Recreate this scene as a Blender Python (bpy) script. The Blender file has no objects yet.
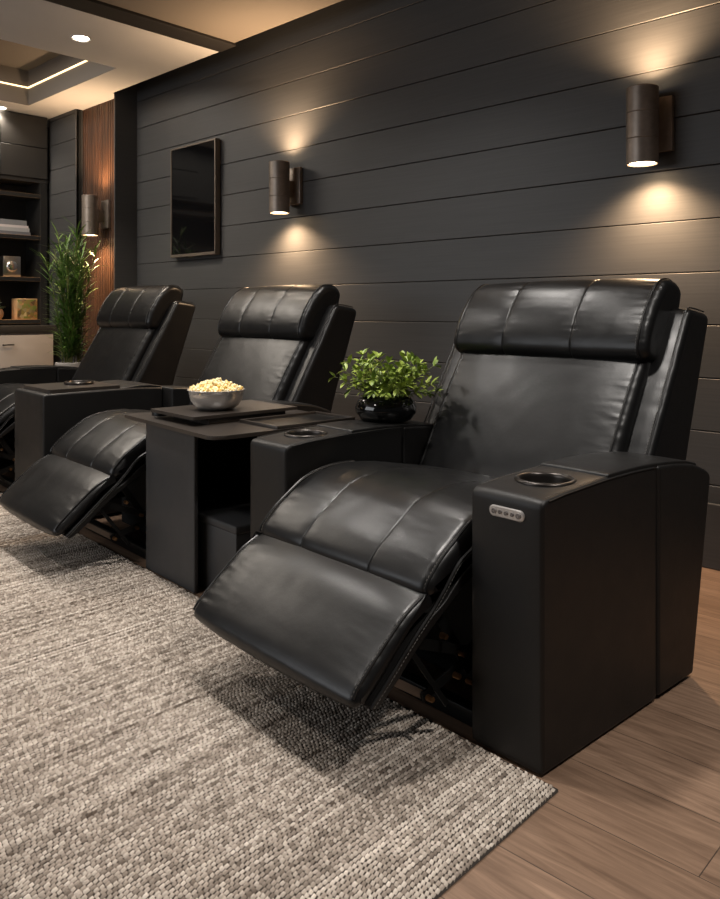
import bpy, bmesh, math, random
from mathutils import Vector, Matrix, noise
random.seed(7)
S = bpy.context.scene
COL = S.collection
PI = math.pi
PHI = math.radians(4.484)          # the row of chairs stands at a slight angle to the wall

def row(u, v, z=0.0):              # row coordinates (along the row, towards the wall) -> room coordinates
    return Vector((u*math.cos(PHI)+v*math.sin(PHI), -u*math.sin(PHI)+v*math.cos(PHI), z))

# ------------------------------------------------------------------ materials
def nt(name):
    m = bpy.data.materials.new(name); m.use_nodes = True
    t = m.node_tree; b = t.nodes['Principled BSDF']
    return m, t, b
def N(t, typ, **kw):
    n = t.nodes.new(typ)
    for k, v in kw.items():
        if k.startswith('i_'): n.inputs[k[2:].replace('_', ' ')].default_value = v
        else: setattr(n, k, v)
    return n
def L(t, a, b): t.links.new(a, b)
def plain(name, col, rough=.5, metal=0, spec=.5, coat=0, var=.0, vscale=20, bump=0, bscale=200):
    m, t, b = nt(name)
    b.inputs['Base Color'].default_value = (*col, 1); b.inputs['Roughness'].default_value = rough
    b.inputs['Metallic'].default_value = metal; b.inputs['Specular IOR Level'].default_value = spec
    b.inputs['Coat Weight'].default_value = coat
    tc = N(t, 'ShaderNodeTexCoord')
    if var:
        n = N(t, 'ShaderNodeTexNoise'); n.inputs['Scale'].default_value = vscale; n.inputs['Detail'].default_value = 5
        L(t, tc.outputs['Object'], n.inputs['Vector'])
        r = N(t, 'ShaderNodeValToRGB')
        r.color_ramp.elements[0].position = .3; r.color_ramp.elements[1].position = .7
        r.color_ramp.elements[0].color = (*[c*(1-var) for c in col], 1); r.color_ramp.elements[1].color = (*[min(1, c*(1+var)) for c in col], 1)
        L(t, n.outputs['Fac'], r.inputs['Fac']); L(t, r.outputs['Color'], b.inputs['Base Color'])
    if bump:
        n2 = N(t, 'ShaderNodeTexNoise'); n2.inputs['Scale'].default_value = bscale; n2.inputs['Detail'].default_value = 4
        L(t, tc.outputs['Object'], n2.inputs['Vector'])
        bp = N(t, 'ShaderNodeBump'); bp.inputs['Strength'].default_value = bump; bp.inputs['Distance'].default_value = .002
        L(t, n2.outputs['Fac'], bp.inputs['Height']); L(t, bp.outputs['Normal'], b.inputs['Normal'])
    return m
def emit(name, col, strength):
    m, t, b = nt(name)
    b.inputs['Base Color'].default_value = (.8, .8, .8, 1)
    b.inputs['Emission Color'].default_value = (*col, 1); b.inputs['Emission Strength'].default_value = strength
    return m
def leather(name, col, rough, grain, crease, sp=.43):
    m, t, b = nt(name)
    tc = N(t, 'ShaderNodeTexCoord')
    b.inputs['Base Color'].default_value = (*col, 1)
    b.inputs['Specular IOR Level'].default_value = sp
    nz = N(t, 'ShaderNodeTexNoise'); nz.inputs['Scale'].default_value = 14; nz.inputs['Detail'].default_value = 6
    L(t, tc.outputs['Object'], nz.inputs['Vector'])
    mr = N(t, 'ShaderNodeMapRange'); mr.inputs['To Min'].default_value = rough-.03; mr.inputs['To Max'].default_value = rough+.04
    mr.inputs['From Min'].default_value = .3; mr.inputs['From Max'].default_value = .7
    L(t, nz.outputs['Fac'], mr.inputs['Value']); L(t, mr.outputs['Result'], b.inputs['Roughness'])
    vo = N(t, 'ShaderNodeTexNoise'); vo.inputs['Scale'].default_value = 330; vo.inputs['Detail'].default_value = 2
    L(t, tc.outputs['Object'], vo.inputs['Vector'])
    n2 = N(t, 'ShaderNodeTexNoise'); n2.inputs['Scale'].default_value = 55; n2.inputs['Detail'].default_value = 2
    L(t, tc.outputs['Object'], n2.inputs['Vector'])
    b1 = N(t, 'ShaderNodeBump'); b1.inputs['Strength'].default_value = grain; b1.inputs['Distance'].default_value = .0012
    L(t, vo.outputs['Fac'], b1.inputs['Height'])
    b2 = N(t, 'ShaderNodeBump'); b2.inputs['Strength'].default_value = crease; b2.inputs['Distance'].default_value = .004
    L(t, n2.outputs['Fac'], b2.inputs['Height']); L(t, b1.outputs['Normal'], b2.inputs['Normal'])
    L(t, b2.outputs['Normal'], b.inputs['Normal'])
    return m

M = {}
M['leather'] = leather('soft_black_leather', (.0055, .0054, .0056), .34, .10, .06, .37)
M['arm'] = leather('smooth_black_leather', (.0065, .006, .0058), .47, .12, .05, .36)
M['panel'] = leather('console_black_leather', (.042, .042, .0435), .5, .1, .04, .4)
M['thread'] = plain('grey_thread', (.085, .078, .07), .6)
M['dark'] = plain('black_fabric', (.006, .006, .006), .9)
M['blackmetal'] = plain('black_metal', (.012, .012, .012), .38, .6)
M['steelbar'] = plain('dull_steel', (.22, .18, .15), .4, .9)
M['brass'] = plain('brass', (.55, .3, .14), .3, 1)
M['ring'] = plain('dark_chrome', (.05, .044, .04), .3, .8)
M['bronze'] = plain('brushed_bronze', (.27, .225, .19), .40, .6, var=.12, vscale=30)
M['plate'] = plain('brushed_nickel', (.5, .475, .455), .38, .75)
M['plate2'] = plain('nickel_button', (.28, .26, .25), .4, 1)
M['table'] = plain('dark_brown_laminate', (.028, .022, .018), .36, var=.25, vscale=9, bump=.08, bscale=120)
M['tablet'] = plain('black_tray', (.006, .006, .006), .3)
M['bowl'] = plain('stainless_steel', (.72, .69, .66), .26, .8)
M['gloss'] = plain('black_glaze', (.004, .004, .004), .08, coat=.4)
M['soil'] = plain('potting_soil', (.02, .014, .01), .95)
M['glass'] = plain('black_screen_glass', (.003, .003, .0035), .06)
M['frame'] = plain('bronze_frame', (.17, .14, .115), .42, .6)
M['ceil'] = plain('ceiling_paint', (.60, .585, .57), .85, var=.02, vscale=4)
M['darktrim'] = plain('charcoal_trim', (.022, .021, .0205), .55, bump=.05)
M['cabinet'] = plain('charcoal_cabinet', (.022, .0205, .019), .5)
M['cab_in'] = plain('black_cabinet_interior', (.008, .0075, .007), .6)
M['oak'] = plain('oak_edge', (.62, .36, .17), .5, var=.25, vscale=14)
M['white'] = plain('warm_white_lacquer', (.30, .27, .245), .5)
M['silver'] = plain('hammered_silver', (.55, .53, .51), .28, 1, bump=.5, bscale=60)
M['silver2'] = plain('pale_silver', (.75, .73, .71), .22, 1)
M['pot'] = plain('pale_grey_pot', (.36, .34, .32), .7)
M['paper'] = plain('book_pages', (.6, .56, .5), .8)
M['bk1'] = plain('grey_book_cover', (.20, .20, .21), .6)
M['bk2'] = plain('white_book_cover', (.6, .54, .53), .6)
M['bk3'] = plain('slate_book_cover', (.13, .135, .15), .6)
M['bk4'] = plain('light_grey_book_cover', (.36, .36, .36), .6)
M['terracotta'] = plain('tan_clay', (.42, .25, .14), .6)
M['stem'] = plain('green_stem', (.10, .12, .03), .6)
M['cane'] = plain('yellow_green_cane', (.17, .17, .05), .55)

def leafmat(name, c0, c1, scale):
    m, t, b = nt(name)
    tc = N(t, 'ShaderNodeTexCoord'); n = N(t, 'ShaderNodeTexNoise'); n.inputs['Scale'].default_value = scale
    L(t, tc.outputs['Object'], n.inputs['Vector'])
    r = N(t, 'ShaderNodeValToRGB'); r.color_ramp.elements[0].position = .35; r.color_ramp.elements[1].position = .65
    r.color_ramp.elements[0].color = (*c0, 1); r.color_ramp.elements[1].color = (*c1, 1)
    L(t, n.outputs['Fac'], r.inputs['Fac']); L(t, r.outputs['Color'], b.inputs['Base Color'])
    b.inputs['Roughness'].default_value = .42
    b.inputs['Subsurface Weight'].default_value = 0
    return m
M['leaf'] = leafmat('fresh_green_leaf', (.13, .21, .03), (.38, .47, .08), 22)
M['palm'] = leafmat('deep_green_leaf', (.05, .12, .022), (.17, .29, .06), 9)

def popmat():
    m, t, b = nt('buttered_popcorn')
    tc = N(t, 'ShaderNodeTexCoord'); n = N(t, 'ShaderNodeTexNoise'); n.inputs['Scale'].default_value = 75
    L(t, tc.outputs['Object'], n.inputs['Vector'])
    r = N(t, 'ShaderNodeValToRGB'); r.color_ramp.elements[0].position = .36; r.color_ramp.elements[1].position = .6
    r.color_ramp.elements[0].color = (.88, .58, .14, 1); r.color_ramp.elements[1].color = (.95, .88, .62, 1)
    L(t, n.outputs['Fac'], r.inputs['Fac']); L(t, r.outputs['Color'], b.inputs['Base Color']); b.inputs['Roughness'].default_value = .7
    return m
M['popcorn'] = popmat()

def wallmat():
    m, t, b = nt('charcoal_painted_boards')
    tc = N(t, 'ShaderNodeTexCoord')
    mp = N(t, 'ShaderNodeMapping'); mp.inputs['Scale'].default_value = (.6, .6, 30)
    L(t, tc.outputs['Object'], mp.inputs['Vector'])
    n = N(t, 'ShaderNodeTexNoise'); n.inputs['Scale'].default_value = 4; n.inputs['Detail'].default_value = 6
    L(t, mp.outputs['Vector'], n.inputs['Vector'])
    r = N(t, 'ShaderNodeValToRGB'); r.color_ramp.elements[0].position = .3; r.color_ramp.elements[1].position = .7
    r.color_ramp.elements[0].color = (.041, .0412, .042, 1); r.color_ramp.elements[1].color = (.052, .0522, .053, 1)
    L(t, n.outputs['Fac'], r.inputs['Fac']); L(t, r.outputs['Color'], b.inputs['Base Color'])
    b.inputs['Roughness'].default_value = .52
    bp = N(t, 'ShaderNodeBump'); bp.inputs['Strength'].default_value = .12; bp.inputs['Distance'].default_value = .002
    L(t, n.outputs['Fac'], bp.inputs['Height']); L(t, bp.outputs['Normal'], b.inputs['Normal'])
    return m
M['wall'] = wallmat()

def slatmat():
    m, t, b = nt('walnut_slats')
    tc = N(t, 'ShaderNodeTexCoord')
    mp = N(t, 'ShaderNodeMapping'); mp.inputs['Scale'].default_value = (40, 40, 2.2)
    L(t, tc.outputs['Object'], mp.inputs['Vector'])
    n = N(t, 'ShaderNodeTexNoise'); n.inputs['Scale'].default_value = 1.3; n.inputs['Detail'].default_value = 6
    L(t, mp.outputs['Vector'], n.inputs['Vector'])
    r = N(t, 'ShaderNodeValToRGB'); r.color_ramp.elements[0].position = .3; r.color_ramp.elements[1].position = .72
    r.color_ramp.elements[0].color = (.022, .010, .005, 1); r.color_ramp.elements[1].color = (.105, .045, .02, 1)
    L(t, n.outputs['Fac'], r.inputs['Fac']); L(t, r.outputs['Color'], b.inputs['Base Color']); b.inputs['Roughness'].default_value = .5
    return m
M['slat'] = slatmat()

def floormat():
    m, t, b = nt('brown_oak_planks')
    tc = N(t, 'ShaderNodeTexCoord')
    br = N(t, 'ShaderNodeTexBrick'); br.offset = .37; br.inputs['Scale'].default_value = 1
    br.inputs['Brick Width'].default_value = 1.5; br.inputs['Row Height'].default_value = .19; br.inputs['Mortar Size'].default_value = .0012
    br.inputs['Color1'].default_value = (0, 0, 0, 1); br.inputs['Color2'].default_value = (1, 1, 1, 1); br.inputs['Mortar'].default_value = (.5, .5, .5, 1)
    L(t, tc.outputs['Object'], br.inputs['Vector'])
    mp = N(t, 'ShaderNodeMapping'); mp.inputs['Scale'].default_value = (1.1, 15, 1)
    # every plank has its own stretch of grain
    ad = N(t, 'ShaderNodeVectorMath', operation='MULTIPLY_ADD'); ad.inputs[1].default_value = (3.1, 1.7, 0)
    L(t, br.outputs['Color'], ad.inputs[0]); L(t, tc.outputs['Object'], ad.inputs[2]); L(t, ad.outputs[0], mp.inputs['Vector'])
    n = N(t, 'ShaderNodeTexNoise'); n.inputs['Scale'].default_value = 2.6; n.inputs['Detail'].default_value = 8; n.inputs['Distortion'].default_value = 1.3; n.inputs['Roughness'].default_value = .62
    L(t, mp.outputs['Vector'], n.inputs['Vector'])
    r = N(t, 'ShaderNodeValToRGB'); r.color_ramp.elements[0].position = .28; r.color_ramp.elements[1].position = .74
    r.color_ramp.elements[0].color = (.13, .078, .050, 1); r.color_ramp.elements[1].color = (.33, .215, .145, 1)
    L(t, n.outputs['Fac'], r.inputs['Fac'])
    mx = N(t, 'ShaderNodeMix', data_type='RGBA', blend_type='MULTIPLY'); mx.inputs['Factor'].default_value = 1
    r2 = N(t, 'ShaderNodeValToRGB'); r2.color_ramp.elements[0].color = (.82, .80, .78, 1); r2.color_ramp.elements[1].color = (1.1, 1.1, 1.1, 1)
    L(t, br.outputs['Color'], r2.inputs['Fac']); L(t, r.outputs['Color'], mx.inputs[6]); L(t, r2.outputs['Color'], mx.inputs[7])
    mx2 = N(t, 'ShaderNodeMix', data_type='RGBA'); mx2.inputs[7].default_value = (.05, .032, .022, 1)
    L(t, br.outputs['Fac'], mx2.inputs['Factor']); L(t, mx.outputs[2], mx2.inputs[6]); L(t, mx2.outputs[2], b.inputs['Base Color'])
    b.inputs['Roughness'].default_value = .42
    bp = N(t, 'ShaderNodeBump'); bp.inputs['Strength'].default_value = .15; bp.inputs['Distance'].default_value = .002
    L(t, n.outputs['Fac'], bp.inputs['Height']); L(t, bp.outputs['Normal'], b.inputs['Normal'])
    return m
M['floor'] = floormat()

def rugmat():
    m, t, b = nt('woven_wool')
    tc = N(t, 'ShaderNodeTexCoord')
    ya = N(t, 'ShaderNodeAttribute'); ya.attribute_name = 'yarn'   # each yarn loop has its own dye
    r = N(t, 'ShaderNodeValToRGB')
    e = r.color_ramp.elements; e[0].position = .2; e[0].color = (.10, .075, .058, 1); e[1].position = .98; e[1].color = (.66, .585, .51, 1)
    x = e.new(.55); x.color = (.36, .305, .255, 1)
    L(t, ya.outputs['Fac'], r.inputs['Fac'])
    L(t, r.outputs['Color'], b.inputs['Base Color']); b.inputs['Roughness'].default_value = .95; b.inputs['Specular IOR Level'].default_value = .15
    n3 = N(t, 'ShaderNodeTexNoise'); n3.inputs['Scale'].default_value = 500; n3.inputs['Detail'].default_value = 3
    L(t, tc.outputs['Object'], n3.inputs['Vector'])
    bp = N(t, 'ShaderNodeBump'); bp.inputs['Strength'].default_value = .5; bp.inputs['Distance'].default_value = .002
    L(t, n3.outputs['Fac'], bp.inputs['Height']); L(t, bp.outputs['Normal'], b.inputs['Normal'])
    return m
M['rug'] = rugmat()
M['rugback'] = plain('rug_backing', (.035, .026, .02), .95)

def mosaicmat():
    m, t, b = nt('painted_leaf_panel')
    tc = N(t, 'ShaderNodeTexCoord'); vo = N(t, 'ShaderNodeTexVoronoi'); vo.inputs['Scale'].default_value = 34
    L(t, tc.outputs['Object'], vo.inputs['Vector'])
    sp = N(t, 'ShaderNodeSeparateColor'); L(t, vo.outputs['Color'], sp.inputs['Color'])
    r = N(t, 'ShaderNodeValToRGB'); e = r.color_ramp.elements
    e[0].color = (.30, .15, .05, 1); e[1].color = (.62, .5, .25, 1)
    for p, c in ((.3, (.16, .22, .04)), (.5, (.5, .25, .1)), (.75, (.08, .05, .02))): x = e.new(p); x.color = (*c, 1)
    L(t, sp.outputs[0], r.inputs['Fac']); L(t, r.outputs['Color'], b.inputs['Base Color']); b.inputs['Roughness'].default_value = .4
    return m
M['mosaic'] = mosaicmat()

# ------------------------------------------------------------------ mesh helpers
def finish(bm, name, mats, parent=None, loc=(0, 0, 0), rz=0, smooth=40, label=None):
    me = bpy.data.meshes.new(name)
    bmesh.ops.recalc_face_normals(bm, faces=bm.faces[:])
    bm.to_mesh(me); bm.free()
    for m in (mats if isinstance(mats, (list, tuple)) else [mats]): me.materials.append(m)
    if smooth:
        me.polygons.foreach_set('use_smooth', [True]*len(me.polygons))
        me.set_sharp_from_angle(angle=math.radians(smooth))
        for p in me.polygons:
            if p.loop_total > 12: p.use_smooth = False
    o = bpy.data.objects.new(name, me); COL.objects.link(o)
    o.location = loc; o.rotation_euler = (0, 0, rz)
    if parent: o.parent = parent
    if label: o['label'] = label
    return o
def box(bm, x0, x1, y0, y1, z0, z1, bev=0, seg=2, mat=0):
    r = bmesh.ops.create_cube(bm, size=1)
    vs = r['verts']
    for v in vs:
        v.co = Vector(((x0+x1)/2+v.co.x*(x1-x0), (y0+y1)/2+v.co.y*(y1-y0), (z0+z1)/2+v.co.z*(z1-z0)))
    fs = list({f for v in vs for f in v.link_faces})
    if bev:
        es = list({e for v in vs for e in v.link_edges})
        rr = bmesh.ops.bevel(bm, geom=es, offset=bev, segments=seg, profile=.5, affect='EDGES')
        fs = list(set(fs) | set(rr['faces'])); fs = [f for f in fs if f.is_valid]
    for f in fs: f.material_index = mat
    return fs
def tube(bm, pts, r, n=8, mat=0, cap=True, closed=False):
    pts = [Vector(p) for p in pts]; rings = []
    up = Vector((0, 0, 1)); prev = None
    for i, p in enumerate(pts):
        if closed: d = pts[(i+1) % len(pts)]-pts[i-1]
        else: d = (pts[min(i+1, len(pts)-1)]-pts[max(i-1, 0)])
        d.normalize()
        a = prev if prev is not None else (up if abs(d.z) < .9 else Vector((1, 0, 0)))
        s = (a - d*a.dot(d))
        if s.length < 1e-5: s = d.orthogonal()
        s.normalize(); prev = s; q = d.cross(s)
        rr = r[i] if isinstance(r, (list, tuple)) else r
        rings.append([bm.verts.new(p+s*math.cos(k*2*PI/n)*rr+q*math.sin(k*2*PI/n)*rr) for k in range(n)])
    m = len(rings)
    for i in range(m if closed else m-1):
        A, B = rings[i], rings[(i+1) % m]
        for k in range(n):
            f = bm.faces.new((A[k], A[(k+1) % n], B[(k+1) % n], B[k])); f.material_index = mat
    if cap and not closed:
        for R in (rings[0], rings[-1]):
            f = bm.faces.new(R); f.material_index = mat
def lathe(bm, prof, cx, cy, n=48, mat=0, close=True):
    rings = []
    for r, z in prof:
        if r < 1e-6: rings.append([bm.verts.new((cx, cy, z))])
        else: rings.append([bm.verts.new((cx+r*math.cos(k*2*PI/n), cy+r*math.sin(k*2*PI/n), z)) for k in range(n)])
    for A, B in zip(rings, rings[1:]):
        for k in range(n):
            a = A[k % len(A)], A[(k+1) % len(A)]; b = B[k % len(B)], B[(k+1) % len(B)]
            vs = []
            for v in (a[0], a[1], b[1], b[0]):
                if v not in vs: vs.append(v)
            if len(vs) > 2:
                f = bm.faces.new(vs); f.material_index = mat
def disc(bm, r, cx, cy, z, n=32, mat=0):
    f = bm.faces.new([bm.verts.new((cx+r*math.cos(k*2*PI/n), cy+r*math.sin(k*2*PI/n), z)) for k in range(n)]); f.material_index = mat

def spline(ctrl, step, closed=True):
    """Catmull-Rom through control points (v, z[, 'c' corner]), evenly resampled."""
    P = [Vector((c[0], c[1])) for c in ctrl]; n = len(P); out = []
    rng = range(n) if closed else range(n-1)
    for i in rng:
        if closed: p0, p1, p2, p3 = P[i-1], P[i], P[(i+1) % n], P[(i+2) % n]
        else: p0, p1, p2, p3 = P[max(i-1, 0)], P[i], P[i+1], P[min(i+2, n-1)]
        d1 = max((p1-p0).length, 1e-6)**.5; d2 = max((p2-p1).length, 1e-6)**.5; d3 = max((p3-p2).length, 1e-6)**.5
        m1 = (p2-p1)+d2*((p1-p0)/d1-(p2-p0)/(d1+d2)) if (p1-p0).length > 1e-6 else (p2-p1)
        m2 = (p2-p1)+d2*((p3-p2)/d3-(p3-p1)/(d2+d3)) if (p3-p2).length > 1e-6 else (p2-p1)
        k = max(2, int((p2-p1).length/step+.5))
        for j in range(k):
            t = j/k; t2 = t*t; t3 = t2*t
            out.append(p1*(2*t3-3*t2+1)+m1*(t3-2*t2+t)+p2*(-2*t3+3*t2)+m2*(t3-t2))
    if not closed: out.append(P[-1])
    return out
def poly_round(ctrl, rads, step=.008):
    """polygon with rounded corners, evenly resampled"""
    P = [Vector(c) for c in ctrl]; n = len(P); pts = []
    for i in range(n):
        r = rads[i] if isinstance(rads, (list, tuple)) else rads
        a, p, b = P[i-1], P[i], P[(i+1) % n]
        if r <= 0: pts.append(p); continue
        d1 = (a-p).normalized(); d2 = (b-p).normalized()
        ra = min(r, (a-p).length*.49, (b-p).length*.49)
        A, B = p+d1*ra, p+d2*ra
        for k in range(7):
            t = k/6; pts.append(A*(1-t)**2+p*2*t*(1-t)+B*t*t)
    out = []
    for i in range(len(pts)):
        a, b = pts[i], pts[(i+1) % len(pts)]
        k = max(1, int((b-a).length/step))
        for j in range(k): out.append(a+(b-a)*(j/k))
    return out
def normals2(P):
    area = sum(P[i-1].x*P[i].y-P[i].x*P[i-1].y for i in range(len(P)))
    s = 1 if area > 0 else -1
    out = []
    for i in range(len(P)):
        d = P[(i+1) % len(P)]-P[i-1]
        n = Vector((d.y, -d.x))*s
        if n.length < 1e-9: n = Vector((0, 1))
        out.append(n.normalized())
    return out
def sweep(bm, prof, u0, u1, rnd=.02, puff=0, seams=(), wr=0, gather=.0, du=.014, seed=0, tilt=None, mat=0, flare=None):
    """upholstered piece: profile (v, z) carried along u, ends rounded in, belly puffed out, seams pulled in"""
    n = len(prof); NR = normals2(prof)
    us = []
    k = max(3, int(rnd/.003)) if rnd > 0 else 1
    k = min(k, 9)
    us += [u0+rnd*(1-math.cos(PI/2*i/k)) for i in range(k)]
    m = max(2, int((u1-u0-2*rnd)/du))
    us += [u0+rnd+(u1-u0-2*rnd)*i/m for i in range(m+1)]
    for s in seams: us += [s+q for q in (-.009, -.005, -.0025, 0, .0025, .005, .009)]
    us += [u1-rnd*(1-math.cos(PI/2*i/k)) for i in range(k)]
    us = sorted(set(round(x, 5) for x in us))
    if us[0] > u0: us.insert(0, u0)
    if us[-1] < u1: us.append(u1)
    rings = []
    for u in us:
        e = min(u-u0, u1-u); d = 0
        if e < rnd: d -= rnd*(1-math.sqrt(max(0, 1-(1-e/rnd)**2)))
        t = (2*u-u0-u1)/(u1-u0); pf = puff*(1-abs(t)**3.2)
        sd = 0
        for s in seams: sd -= .0022*math.exp(-((u-s)/.0026)**2) + .0017*math.exp(-((u-s)/.020)**2)
        ring = []; arc = 0
        for i, p in enumerate(prof):
            if i: arc += (prof[i]-prof[i-1]).length
            w = 0
            if wr:
                w += wr*noise.noise(Vector((u*9+seed, arc*7, seed*1.7)))
                w += wr*.5*noise.noise(Vector((u*26+seed, arc*17, seed)))
                near = math.exp(-e/.05)
                for s in seams: near += .6*math.exp(-abs(u-s)/.035)
                w += gather*near*noise.noise(Vector((u*14+seed, arc*62, 3.1+seed)))
            w *= min(1, e/.02)
            q = p+NR[i]*(d+pf+sd+w)
            ring.append(bm.verts.new((u, q.x, q.y)))
        rings.append(ring)
    for A, B in zip(rings, rings[1:]):
        for i in range(n):
            f = bm.faces.new((A[i], A[(i+1) % n], B[(i+1) % n], B[i])); f.material_index = mat
    for R in (rings[0], rings[-1]):
        f = bm.faces.new(R); f.material_index = mat
def stitch(bm, line, r=.0013, dash=.006, gap=.004, mat=0):
    """a row of short thread dashes along a polyline"""
    L_ = 0; on = True; cur = [line[0]]
    for a, b in zip(line, line[1:]):
        a = Vector(a); b = Vector(b); d = (b-a).length; p = 0
        while p < d:
            need = (dash if on else gap)-L_
            if p+need <= d:
                p += need; q = a+(b-a)*(p/d if d else 0)
                if on:
                    cur.append(q)
                    if (Vector(cur[0])-Vector(cur[-1])).length > 1e-4: tube(bm, [cur[0], cur[-1]], r, 4, mat)
                cur = [q]; on = not on; L_ = 0
            else:
                L_ += d-p; p = d
def thing(name, label, cat, loc=(0, 0, 0), rz=0, group=None):
    o = bpy.data.objects.new(name, None); COL.objects.link(o); o.empty_display_size = .1
    o.location = loc; o.rotation_euler = (0, 0, rz)
    return tag(o, label, cat, group)
def tag(o, label, cat, group=None, kind=None):
    o['label'] = label; o['category'] = cat
    if group: o['group'] = group
    if kind: o['kind'] = kind
    return o
def struct(o, label=None, cat=None):
    o['kind'] = 'structure'
    if label: o['label'] = label
    if cat: o['category'] = cat
    return o

# ------------------------------------------------------------------ the room
ZC = 2.86; WY = 3.39
XR = 2.6; YF = -3.4; XL = -7.32
bm = bmesh.new(); box(bm, XL-.3, XR, YF, WY+.25, -.1, 0)
struct(finish(bm, 'floor', M['floor']), 'brown oak plank floor', 'floor')

PITCH = .2251; J0 = 2.374-.2251*9          # board joints, counted up from the floor
def shiplap(bm, x0, x1, y, zt, depth=.03, axis='x'):
    """overlapping horizontal boards with a shadow gap at each joint"""
    z = J0-PITCH
    lo = 0
    joints = [J0+PITCH*k for k in range(-2, 18)]
    zs = [max(0, joints[i]) for i in range(len(joints))]
    prev = 0
    for a, b in zip(joints, joints[1:]):
        a2 = max(a, 0); b2 = min(b, zt)
        if b2-a2 < .01: continue
        g = .0035
        box(bm, x0, x1, y, y+depth, a2+(g if a2 > 0 else 0), b2, bev=.0022, seg=1)
    box(bm, x0, x1, y+.012, y+depth+.02, 0, zt, mat=1)
bm = bmesh.new(); shiplap(bm, -5.8, XR, WY, 3.2)
struct(finish(bm, 'wall_back', [M['wall'], M['dark']], smooth=0), 'charcoal horizontal shiplap wall behind the chairs', 'wall')
bm = bmesh.new(); box(bm, -5.8, XR, WY-.016, WY+.001, 0, .275, bev=.004)
struct(finish(bm, 'baseboard_back', M['wall'], smooth=0), 'charcoal baseboard under the shiplap wall', 'baseboard')
# end of the shiplap: dark return, walnut slats, pillar
bm = bmesh.new(); box(bm, -5.815, -5.8, 3.19, WY+.2, 0, 3.2, bev=.002)
struct(finish(bm, 'trim_1', M['wall'], smooth=0), 'black return where the shiplap wall ends', 'trim')
bm = bmesh.new()
box(bm, -6.5, -5.816, 3.285, 3.32, 0, ZC, mat=0)
x = -6.49
while x < -5.85:
    box(bm, x, x+.030, 3.262, 3.287, 0, ZC, bev=.002, seg=1); x += .0375
struct(finish(bm, 'wall_alcove', M['slat'], smooth=0), 'walnut vertical slat panel beside the pillar', 'wall')
bm = bmesh.new(); shiplap(bm, -7.02, -6.49, 3.195, ZC); box(bm, -7.02, -6.492, 3.22, 3.4, 0, ZC, mat=0)
struct(finish(bm, 'trim_2', [M['wall'], M['dark']], smooth=0), 'charcoal shiplap pillar behind the tall bamboo plant', 'pillar')
bm = bmesh.new(); box(bm, XL-.25, XL, YF, WY+.2, 0, 3.3)
struct(finish(bm, 'wall_left', M['darktrim'], smooth=0), 'dark end wall behind the bookshelf', 'wall')
# ceiling with tray recess
TX0, TX1, TY0, TY1 = -6.69, -5.19, .2, 2.87
bm = bmesh.new()
box(bm, TX1+.0, -4.35, YF, 3.175, ZC, ZC+.06)
box(bm, XL, TX0, YF, 3.4, ZC, ZC+.06)
box(bm, TX0, TX1, TY1, 3.175, ZC, ZC+.06)
box(bm, TX0, -5.816, 3.175, 3.4, ZC, ZC+.06)
box(bm, TX0, TX1, YF, TY0, ZC, ZC+.06)
struct(finish(bm, 'ceiling', M['ceil'], smooth=0), 'warm white ceiling', 'ceiling')
bm = bmesh.new(); box(bm, -4.17, XR, YF, 3.16, ZC+.012, ZC+.06)
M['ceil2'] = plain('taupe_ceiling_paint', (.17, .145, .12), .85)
o = struct(finish(bm, 'ceiling', M['ceil2'], smooth=0), 'plain ceiling panel right of the dark beam', 'ceiling')
bm = bmesh.new()
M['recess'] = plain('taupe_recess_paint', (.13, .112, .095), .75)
box(bm, TX0-.04, TX0+.004, TY0, TY1, ZC+.001, ZC+.30); box(bm, TX1-.004, TX1+.04, TY0, TY1, ZC+.001, ZC+.30)
box(bm, TX0+.004, TX1-.004, TY1-.004, TY1+.04, ZC+.001, ZC+.30); box(bm, TX0+.004, TX1-.004, TY0-.04, TY0+.004, ZC+.001, ZC+.30)
box(bm, TX0-.04, TX1+.04, TY0-.04, TY1+.04, ZC+.30, ZC+.34)
struct(finish(bm, 'trim_3', M['recess'], smooth=0), 'taupe tray recess in the ceiling', 'ceiling recess')
bm = bmesh.new()
for a in ((TX0+.005, TX0+.014, TY0, TY1-.001), (TX1-.014, TX1-.005, TY0, TY1-.001), (TX0+.014, TX1-.014, TY1-.014, TY1-.001)):
    box(bm, *a, ZC+.146, ZC+.156)
tag(finish(bm, 'led_strip', emit('warm_led', (1, .70, .34), 2.6), smooth=0), 'warm glowing light strip around the ceiling tray recess', 'light strip')
bm = bmesh.new(); box(bm, -4.35, -4.17, YF, 3.175, ZC-.006, ZC+.08, bev=.002)
M['beam'] = plain('dark_brown_beam', (.013, .011, .010), .6)
struct(finish(bm, 'trim_4', M['beam'], smooth=0), 'dark beam across the ceiling', 'beam')
bm = bmesh.new(); box(bm, -5.83, XR, 3.0, WY+.1, 3.2, 3.25)
struct(finish(bm, 'trim_5', M['darktrim'], smooth=0), 'dark cover over the gap between ceiling and shiplap wall', 'trim')

# ------------------------------------------------------------------ downlights
lamp_m = emit('lamp_glow', (1, .86, .68), 30)
def downlight(x, y, label):
    t = thing('ceiling_downlight', label, 'downlight', (x, y, ZC))
    bm = bmesh.new(); lathe(bm, [(.048, .0), (.060, -.006), (.066, -.004), (.066, .002), (.048, .004)], 0, 0, 32)
    finish(bm, 'trim_ring', M['ceil'], t)
    bm = bmesh.new(); lathe(bm, [(0, -.003), (.046, -.003), (.049, .002)], 0, 0, 32)
    finish(bm, 'lamp', lamp_m, t)
downlight(-4.79, 2.395, 'round glowing recessed downlight in the ceiling right of the tray recess')

downlight(-6.93, 2.72, 'round recessed downlight above the bookshelf, cut by left edge of the photo')

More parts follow.
